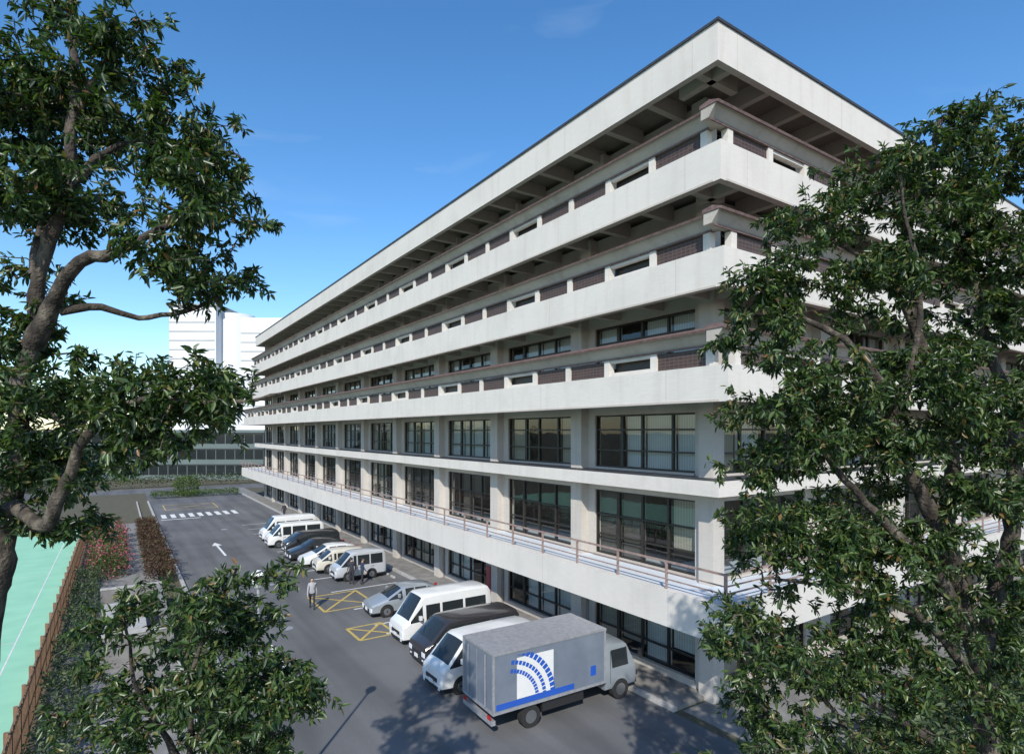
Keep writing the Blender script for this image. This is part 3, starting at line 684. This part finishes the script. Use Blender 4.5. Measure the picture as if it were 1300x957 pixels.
# ------------------------------------------------------------------ people
noisemat('skin',(.42,.26,.19),(.48,.31,.23),5,.6,0); noisemat('hair',(.012,.01,.009),(.03,.025,.02),20,.6,0)
noisemat('cl_grey',(.28,.28,.29),(.38,.38,.39),8,.9,.2); noisemat('cl_dark',(.018,.02,.028),(.035,.035,.045),8,.9,.2); noisemat('cl_tan',(.3,.25,.17),(.38,.32,.22),8,.9,.2); noisemat('cl_navy',(.02,.03,.07),(.03,.045,.1),8,.9,.2); noisemat('eye',(.01,.01,.01),(.02,.02,.02),9,.3,0)
def person(p,t,rz,top,bot,stride=.2,hgt=1.7,armf=.15,bend=0):
    g=empty('person',W(p,t,.006),rz); s=hgt/1.7; g.scale=(s,s,s)
    bm=bmesh.new(); sk=bm.verts.layers.skin.verify()
    def v(co,r,root=False):
        a=bm.verts.new(co); a[sk].radius=(r,r); a[sk].use_root=root; return a
    def chain(a,l):
        for co,r in l:
            b=v(co,r); bm.edges.new((a,b)); a=b
        return a
    pel=v((0,0,.92),.135,True)
    ch=chain(pel,[((0,-.01-bend*.3,1.12),.125),((0,-.02-bend*.6,1.34),.15)])
    nk=chain(ch,[((0,-.02-bend*.8,1.47),.06),((0,-.03-bend,1.55),.05)])
    for sd in(-1,1):
        f=sd*stride
        chain(pel,[((sd*.09,0,.86),.095),((sd*.1,-f*.55-.03,.48),.062),((sd*.1,-f*.9+.05*(f<0),.10),.04),((sd*.1,-f*.9+.05*(f<0),.05),.042),((sd*.11,-f*.9-.15,.035),.035)])
        w=(sd*.25,sd*armf-.12-bend,.86)
        a=chain(ch,[((sd*.17,-.02-bend*.6,1.39),.062),((sd*.22,sd*armf*.4-bend*.7,1.13),.046),(w,.028)])
        hd=chain(a,[((w[0],w[1]-.02,w[2]-.07),.028)])
        for q in range(4):
            yy=w[1]-.05+q*.022; l=[.065,.078,.072,.055][q]
            chain(hd,[((w[0],yy,w[2]-.10),.009),((w[0]-sd*.006,yy-.004,w[2]-.10-l*.5),.008),((w[0]-sd*.02,yy-.008,w[2]-.10-l),.007)])
        chain(a,[((w[0]-sd*.01,w[1]-.05,w[2]-.05),.01),((w[0]-sd*.02,w[1]-.075,w[2]-.09),.009)])
    me=bpy.data.meshes.new('body'); bm.to_mesh(me); bm.free(); ob=bpy.data.objects.new('body_tmp',me); COL.objects.link(ob)
    ob.modifiers.new('s','SKIN').use_smooth_shade=True; ss=ob.modifiers.new('u','SUBSURF'); ss.levels=1; ss.render_levels=1
    dg=bpy.context.evaluated_depsgraph_get(); me2=bpy.data.meshes.new_from_object(ob.evaluated_get(dg)); bpy.data.objects.remove(ob)
    for mn in(top,bot,'skin','rubber'): me2.materials.append(MATS[mn])
    for q in me2.polygons:
        c=q.center; q.use_smooth=True
        if c.z>1.47: q.material_index=2
        elif abs(c.x)>.19 and c.z<.86: q.material_index=2
        elif c.z<.08: q.material_index=3
        elif c.z<.9 and abs(c.x)<.2: q.material_index=1
        else: q.material_index=0
    o=bpy.data.objects.new('body',me2); COL.objects.link(o); o.parent=g
    def ball(nm,loc,sc,mat):
        bm=bmesh.new(); bmesh.ops.create_uvsphere(bm,u_segments=16,v_segments=12,radius=1); me=bpy.data.meshes.new(nm); bm.to_mesh(me); bm.free(); me.materials.append(MATS[mat])
        for q in me.polygons:q.use_smooth=True
        o=bpy.data.objects.new(nm,me); COL.objects.link(o); o.parent=g; o.location=loc; o.scale=sc
    hy=-.045-bend
    ball('head',(0,hy,1.60),(.075,.09,.112),'skin'); ball('hair',(0,hy+.018,1.63),(.082,.092,.098),'hair')
    ball('nose',(0,hy-.09,1.59),(.012,.016,.02),'skin'); ball('mouth',(0,hy-.082,1.555),(.022,.008,.006),'p_red')
    for sd in(-1,1): ball('eye',(sd*.028,hy-.08,1.612),(.009,.008,.006),'eye'); ball('ear',(sd*.077,hy,1.60),(.01,.02,.03),'skin')
person(9.1,33.7,math.radians(20),'cl_grey','cl_dark',.28,1.72,.2)
person(12.7,37.6,math.radians(200),'cl_dark','cl_dark',.06,1.72,.05,.05)
person(13.3,37.3,math.radians(120),'cl_navy','cl_dark',.08,1.68,.08)
person(16.0,71,math.radians(0),'cl_dark','cl_dark',.2,1.7)
person(15.4,62,math.radians(30),'cl_tan','cl_navy',.2,1.65)
# ------------------------------------------------------------------ world, sun, camera
EL=38; AZ=6
w=bpy.data.worlds.new('World'); scene.world=w; w.use_nodes=True; nt=w.node_tree; bg=nt.nodes['Background']
sky=N(nt,'ShaderNodeTexSky',sky_type='NISHITA'); sky.sun_disc=False; sky.sun_elevation=math.radians(EL); sky.sun_rotation=math.radians(180+AZ); sky.air_density=1.0; sky.dust_density=.4; sky.ozone_density=2.6; sky.altitude=0
hs=N(nt,'ShaderNodeHueSaturation'); hs.inputs['Saturation'].default_value=1.25; hs.inputs['Value'].default_value=1.45; nt.links.new(sky.outputs[0],hs.inputs['Color'])
tc=N(nt,'ShaderNodeTexCoord'); mp=N(nt,'ShaderNodeMapping'); mp.inputs['Scale'].default_value=(1.5,1.5,6); mp.inputs['Rotation'].default_value=(0,.3,.5); nt.links.new(tc.outputs['Generated'],mp.inputs[0])
nz=N(nt,'ShaderNodeTexNoise'); nz.inputs['Scale'].default_value=3.2; nz.inputs['Detail'].default_value=7; nz.inputs['Distortion'].default_value=.6; nt.links.new(mp.outputs[0],nz.inputs['Vector'])
r=ramp(nt,[(.6,(0,0,0)),(.9,(.14,.14,.14))]); nt.links.new(nz.outputs['Fac'],r.inputs[0])
mx=N(nt,'ShaderNodeMix',data_type='RGBA'); nt.links.new(r.outputs[0],mx.inputs[0]); nt.links.new(hs.outputs[0],mx.inputs[6]); mx.inputs[7].default_value=(7,7.4,7.8,1)
nt.links.new(mx.outputs[2],bg.inputs[0]); bg.inputs[1].default_value=.145
s=bpy.data.lights.new('sun','SUN'); s.energy=5.0; s.angle=math.radians(.5); s.color=(1,.95,.87)
so=bpy.data.objects.new('sun',s); COL.objects.link(so); so.rotation_euler=(math.radians(90-EL),0,math.radians(-AZ)); so.location=(0,-20,60)
c=bpy.data.cameras.new('camera'); co=bpy.data.objects.new('camera',c); COL.objects.link(co); co.location=(0,0,10); co.rotation_euler=(math.radians(90),0,0)
c.sensor_width=36; c.lens=740/1300*36; c.shift_y=69.5/1300; c.clip_end=6000; c.clip_start=.1
scene.camera=co
scene.view_settings.view_transform='Standard'; scene.view_settings.look='None'; scene.view_settings.exposure=0
